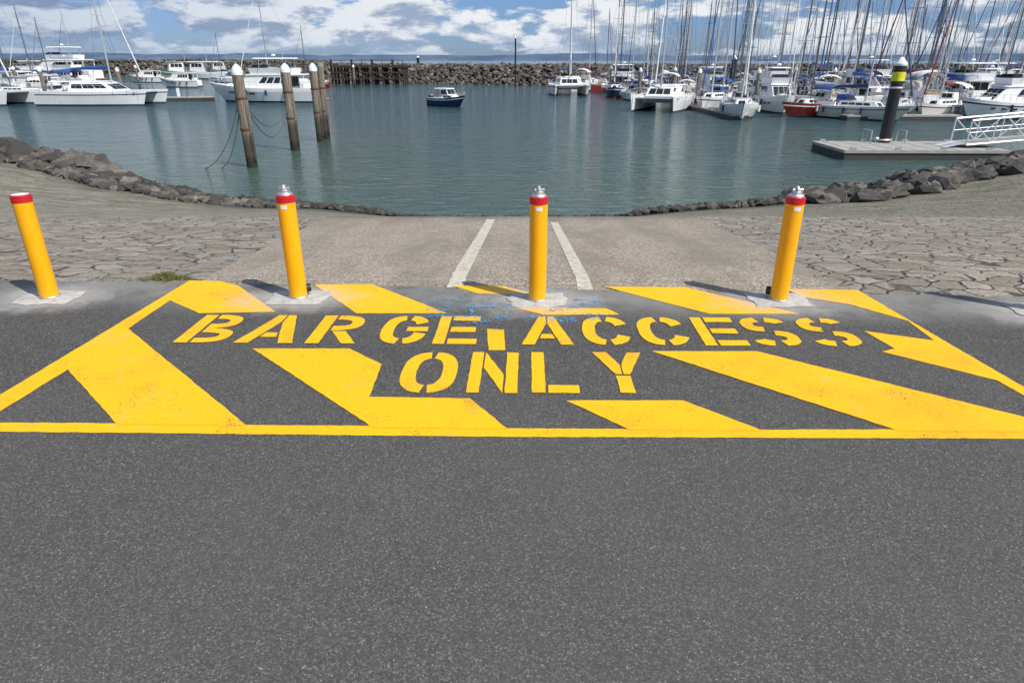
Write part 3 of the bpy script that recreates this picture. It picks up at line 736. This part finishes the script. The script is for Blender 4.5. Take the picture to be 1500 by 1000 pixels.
# ------------------------------------------------------------------ piles
m,nt,b=newmat('weathered_timber_pile'); q=N(nt); p=q.obj(); X,Y,Z=q.sep(p)
gr=q.noise(q.mapping(p,scale=(9,9,.7)),2.2,4,.65)
c=q.ramp(gr,[(.3,(.06,.048,.035)),(.5,(.20,.165,.125)),(.7,(.36,.315,.255))])
wl=q.math('ADD',Z,q.math('MULTIPLY',q.noise(p,3,3),.8))
c=q.mix(q.mr(wl,2.1,1.5,0,.85),c,(.045,.04,.028)); c=q.mix(q.mr(wl,1.0,.6),c,(.022,.025,.014))
q.set(b.inputs['Base Color'],c); b.inputs['Roughness'].default_value=.9; q.set(b.inputs['Normal'],q.bump(gr,.9,.03)); TP=m
CAPM=simple('white_pile_cap',(.78,.78,.76),.4)
RBD=simple('rusted_band',(.13,.07,.04),.8,.3)
def pile(mb,r,H,mat,cap=True,seed=0,n=18,lean=(0,0),z0=-4):
    st=14
    vs=[];fs=[]
    for j in range(st+1):
        z_=z0+(H-z0)*j/st
        for i in range(n):
            a=2*math.pi*i/n; rr_=r*(1+.07*noise.noise(Vector((math.cos(a)*2,math.sin(a)*2,z_*.5+seed)))) if mat is TP else r
            vs.append((rr_*math.cos(a)+lean[0]*max(0,z_),rr_*math.sin(a)+lean[1]*max(0,z_),z_))
    for j in range(st):
        for i in range(n): k=(i+1)%n; fs.append((j*n+i,j*n+k,(j+1)*n+k,(j+1)*n+i))
    fs.append(tuple(range(st*n,(st+1)*n))); mb.add(vs,fs,mat)
    if cap:
        cx,cy=lean[0]*H,lean[1]*H
        mb.lathe([(r*1.04,H-.10),(r*1.06,H+.06),(r*.8,H+.18),(r*.4,H+.30),(0,H+.36)],CAPM,18,(cx,cy))
for i,(px,py,r_,cap,ln) in enumerate(((370,245,.235,True,(-.012,0)),(433,220,.25,True,(-.005,0)),(470,207,.23,True,(-.0,0)),(479,204,.21,False,(.012,0)))):
    mb=MB(); pile(mb,r_,4.0 if cap else 4.3,TP,cap,i*5,lean=ln)
    if not cap: mb.lathe([(r_*1.04,4.12),(r_*1.06,4.32),(0,4.36)],GY,18,(ln[0]*4.3,0))
    for zb in(1.6,2.9): mb.lathe([(r_*1.03,zb),(r_*1.09,zb+.02),(r_*1.09,zb+.1),(r_*1.03,zb+.12)],RBD,18,(ln[0]*zb,0))
    mb.box((r_*.95,-.1,1.6),(.08,.16,2.6),TP)
    p_=W(px,py); mb.obj('timber_pile',(p_[0],p_[1],WZ),ang=50)
RP=simple('mooring_rope',(.10,.085,.06),.9)
P1=Vector(W(370,245)); mb=MB()
for (zt,ex,ey) in((2.6,290,247),(2.3,318,246)):
    A=P1+Vector((-.25,0,zt)); E=Vector(W(ex,ey)); pts=[]
    for k in range(15):
        t=k/14; p_=A.lerp(E,t); p_.z=WZ+zt*(1-t)**2.2-.05*t; pts.append(p_)
    mb.tube(pts,.022,RP,6)
P2=Vector(W(433,220)); A=P1+Vector((0,0,2.9)); E=P2+Vector((0,0,2.7))
for sag in(1.3,1.8): mb.tube([A.lerp(E,k/12)-Vector((0,0,sag*4*(k/12)*(1-k/12))) for k in range(13)],.02,RP,6)
mb.obj('mooring_ropes')
BP=simple('black_hdpe_sleeve',(.018,.019,.021),.4,0,.2); YB=simple('yellow_reflective_band',(.75,.70,.02),.4)
def black_pile(px,py,r_,H,band):
    mb=MB(); mb.lathe([(r_,-4),(r_,H)],BP,24)
    if band: mb.lathe([(r_+.005,H-.75),(r_+.02,H-.74),(r_+.02,H-.33),(r_+.005,H-.32)],YB,24); mb.lathe([(r_+.005,H-1.1),(r_+.012,H-1.09),(r_+.012,H-1.03),(r_,H-1.02)],CAPM,24)
    mb.lathe([(r_*1.04,H-.02),(r_*1.06,H+.08),(r_*.7,H+.2),(r_*.3,H+.36),(0,H+.4)],CAPM,24)
    p_=W(px,py); mb.obj('black_mooring_pile',(p_[0],p_[1],WZ))
black_pile(1292,222,.29,4.25,True); black_pile(614,119,.33,5.0,False); black_pile(1068,150,.28,4.6,False); black_pile(755,128,.14,8.0,False)
for px,py in((205,131),(182,150),(70,150),(30,140),(520,128),(893,137),(1020,158),(1105,158),(1215,152),(1375,150),(1450,152),(1160,144),(985,147),(1290,146),(1500,160),(935,152)):
    mb=MB(); pile(mb,.2,3.4,TP,True,px); p_=W(px,py); mb.obj('timber_pile',(p_[0],p_[1],WZ),ang=50)
# ------------------------------------------------------------------ pontoons
def pontoon(a,b_,wd,name='floating_pontoon'):
    A=Vector(W(*a)); B_=Vector(W(*b_)); d_=(B_-A); L=d_.length; mb=MB()
    mb.box((L/2,0,.12),(L,wd*.96,.36),DKS); mb.box((L/2,0,.36),(L+.1,wd,.12),DKM)
    for k in range(int(L/1.5)): mb.box((k*1.5+.75,0,.4235),(.03,wd*.98,.006),DKS)
    for k in range(int(L/5)+1):
        for s_ in(1,-1): mb.box((min(L-.2,k*5+.3),s_*wd*.42,.47),(.28,.06,.07),BS)
        if k%2: mb.box((k*5-1,wd*.3,.9),(.3,.25,.95),GW)   # power pedestal
    mb.obj(name,(A.x,A.y,WZ),math.atan2(d_.y,d_.x))
pontoon((-60,150),(312,147),2.0); pontoon((1010,153),(1560,163),2.0); pontoon((905,142),(1560,147),1.8)
pontoon((1085,176),(1010,158),1.4); pontoon((1235,176),(1400,176),1.4); pontoon((900,136),(1560,138),1.8)
# near floating dock with gangway
mb=MB(); mb.box((3.9,1.9,.15),(7.9,3.9,.34),DKS); mb.box((3.9,1.9,.40),(8.0,4.0,.14),DKM)
for k in range(8): mb.box((k+.4,1.9,.4735),(.02,3.96,.006),DKS)
for k in range(4): mb.box((.4+k*2.2,.14,.53),(.3,.07,.1),BS); mb.box((.4+k*2.2,3.7,.53),(.3,.07,.1),BS)
mb.tube([(3.4+.45*math.cos(a),3.4+.45*math.sin(a),.62) for a in [2*math.pi*k/16 for k in range(17)]],.05,BS,6)
for x_ in(2.5,4.3): mb.tube([(x_,2.8,.47),(x_,2.8,1.1),(x_,3.7,1.1),(x_,3.7,.47)],.03,AL,6)
mb.obj('floating_dock',(16.3,32.9,WZ),R(-1))
GA=simple('gangway_aluminium',(.66,.67,.68),.4,.2)
mb=MB(); L=17; n_=14; slope=.085
def gz(t): return .62+slope*L*t
for s_ in(-.65,.65):
    for zo in(0,1.15): mb.tube([(0+L*t,s_,gz(t)+zo) for t in (0,1)],.055,GA,6)
    mb.tube([(L*t,s_,gz(t)+.58) for t in(0,1)],.02,GA,6)
    for k in range(n_+1):
        t=k/n_; mb.cyl((L*t,s_,gz(t)),(L*t,s_,gz(t)+1.15),.035,.035,GA,6)
        if k<n_:
            t2=(k+1)/n_; a=(L*t,s_,gz(t)+(0 if k%2 else 1.15)); b_=(L*t2,s_,gz(t2)+(1.15 if k%2 else 0)); mb.cyl(a,b_,.03,.03,GA,6)
mb.add([(0,-.62,gz(0)+.06),(L,-.62,gz(1)+.06),(L,.62,gz(1)+.06),(0,.62,gz(0)+.06)],[(0,1,2,3)],DKM)
mb.add([(-.9,-.55,.49),(0,-.6,gz(0)+.08),(0,.6,gz(0)+.08),(-.9,.55,.49)],[(0,1,2,3)],GA)
mb.obj('gangway',(22.6,34.3,WZ),R(-1))
# ------------------------------------------------------------------ old timber wharf
mb=MB(); A=Vector(W(488,124)); B_=Vector(W(592,124)); TW=simple('dark_wharf_timber',(.04,.033,.027),.9,0,.35,2,.3)
L=(B_-A).length
for i in range(8):
    for j in range(3): mb.cyl((L*i/7,j*2.5,-2),(L*i/7,j*2.5,3.6+(1.0 if j==0 and i%2==0 else 0)),.26,.22,TW,8)
mb.box((L/2,2.5,3.3),(L+.6,6,.35),TW); mb.box((L/2,-.25,2.2),(L,.15,.3),TW); mb.box((L/2,-.25,1.1),(L,.15,.3),TW)
for i in range(7): mb.cyl((L*i/7,-.3,.8),(L*(i+1)/7,-.3,3.0),.1,.1,TW,6)
for k in range(0,8): mb.cyl((L*k/7,-.2,3.4),(L*k/7,-.2,4.5),.06,.06,TW,5)
mb.tube([(0,-.2,4.4),(L,-.2,4.4)],.05,TW,5)
mb.obj('timber_wharf',(A.x,A.y,WZ))
# ------------------------------------------------------------------ grass tufts
m,nt,b=newmat('grass_blades'); q=N(nt); ri=q.n('ShaderNodeNewGeometry').outputs['Random Per Island']
q.set(b.inputs['Base Color'],q.ramp(ri,[(0,(.06,.09,.02)),(.5,(.13,.15,.045)),(1,(.32,.27,.12))])); b.inputs['Roughness'].default_value=.7; GRM=m
mb=MB()
for cx,cy,n_,rad,hh in((-2.93,5.30,380,.095,.10),(-2.80,5.30,120,.07,.06),(-3.08,5.30,70,.06,.04),(2.62,5.35,30,.08,.02),(-4.6,5.5,30,.08,.025)):
    for k in range(n_):
        a=random.uniform(0,6.28); rr_=rad*math.sqrt(random.random()); x_=cx+1.2*rr_*math.cos(a); y_=cy+.7*rr_*math.sin(a); z_=prof(x_,y_)-.01
        h_=hh*random.uniform(.3,1.1)*(1.1-.6*rr_/rad); dx,dy=random.uniform(-.05,.05),random.uniform(-.05,.05); ww=.0025
        mb.add([(x_-ww,y_,z_),(x_+ww,y_,z_),(x_+ww*.7+dx*.4,y_+dy*.4,z_+h_*.6),(x_+dx,y_+dy,z_+h_),(x_-ww*.7+dx*.4,y_+dy*.4,z_+h_*.6)],[(0,1,2,3,4)],GRM)
mb.obj('grass_tuft',smooth=False)
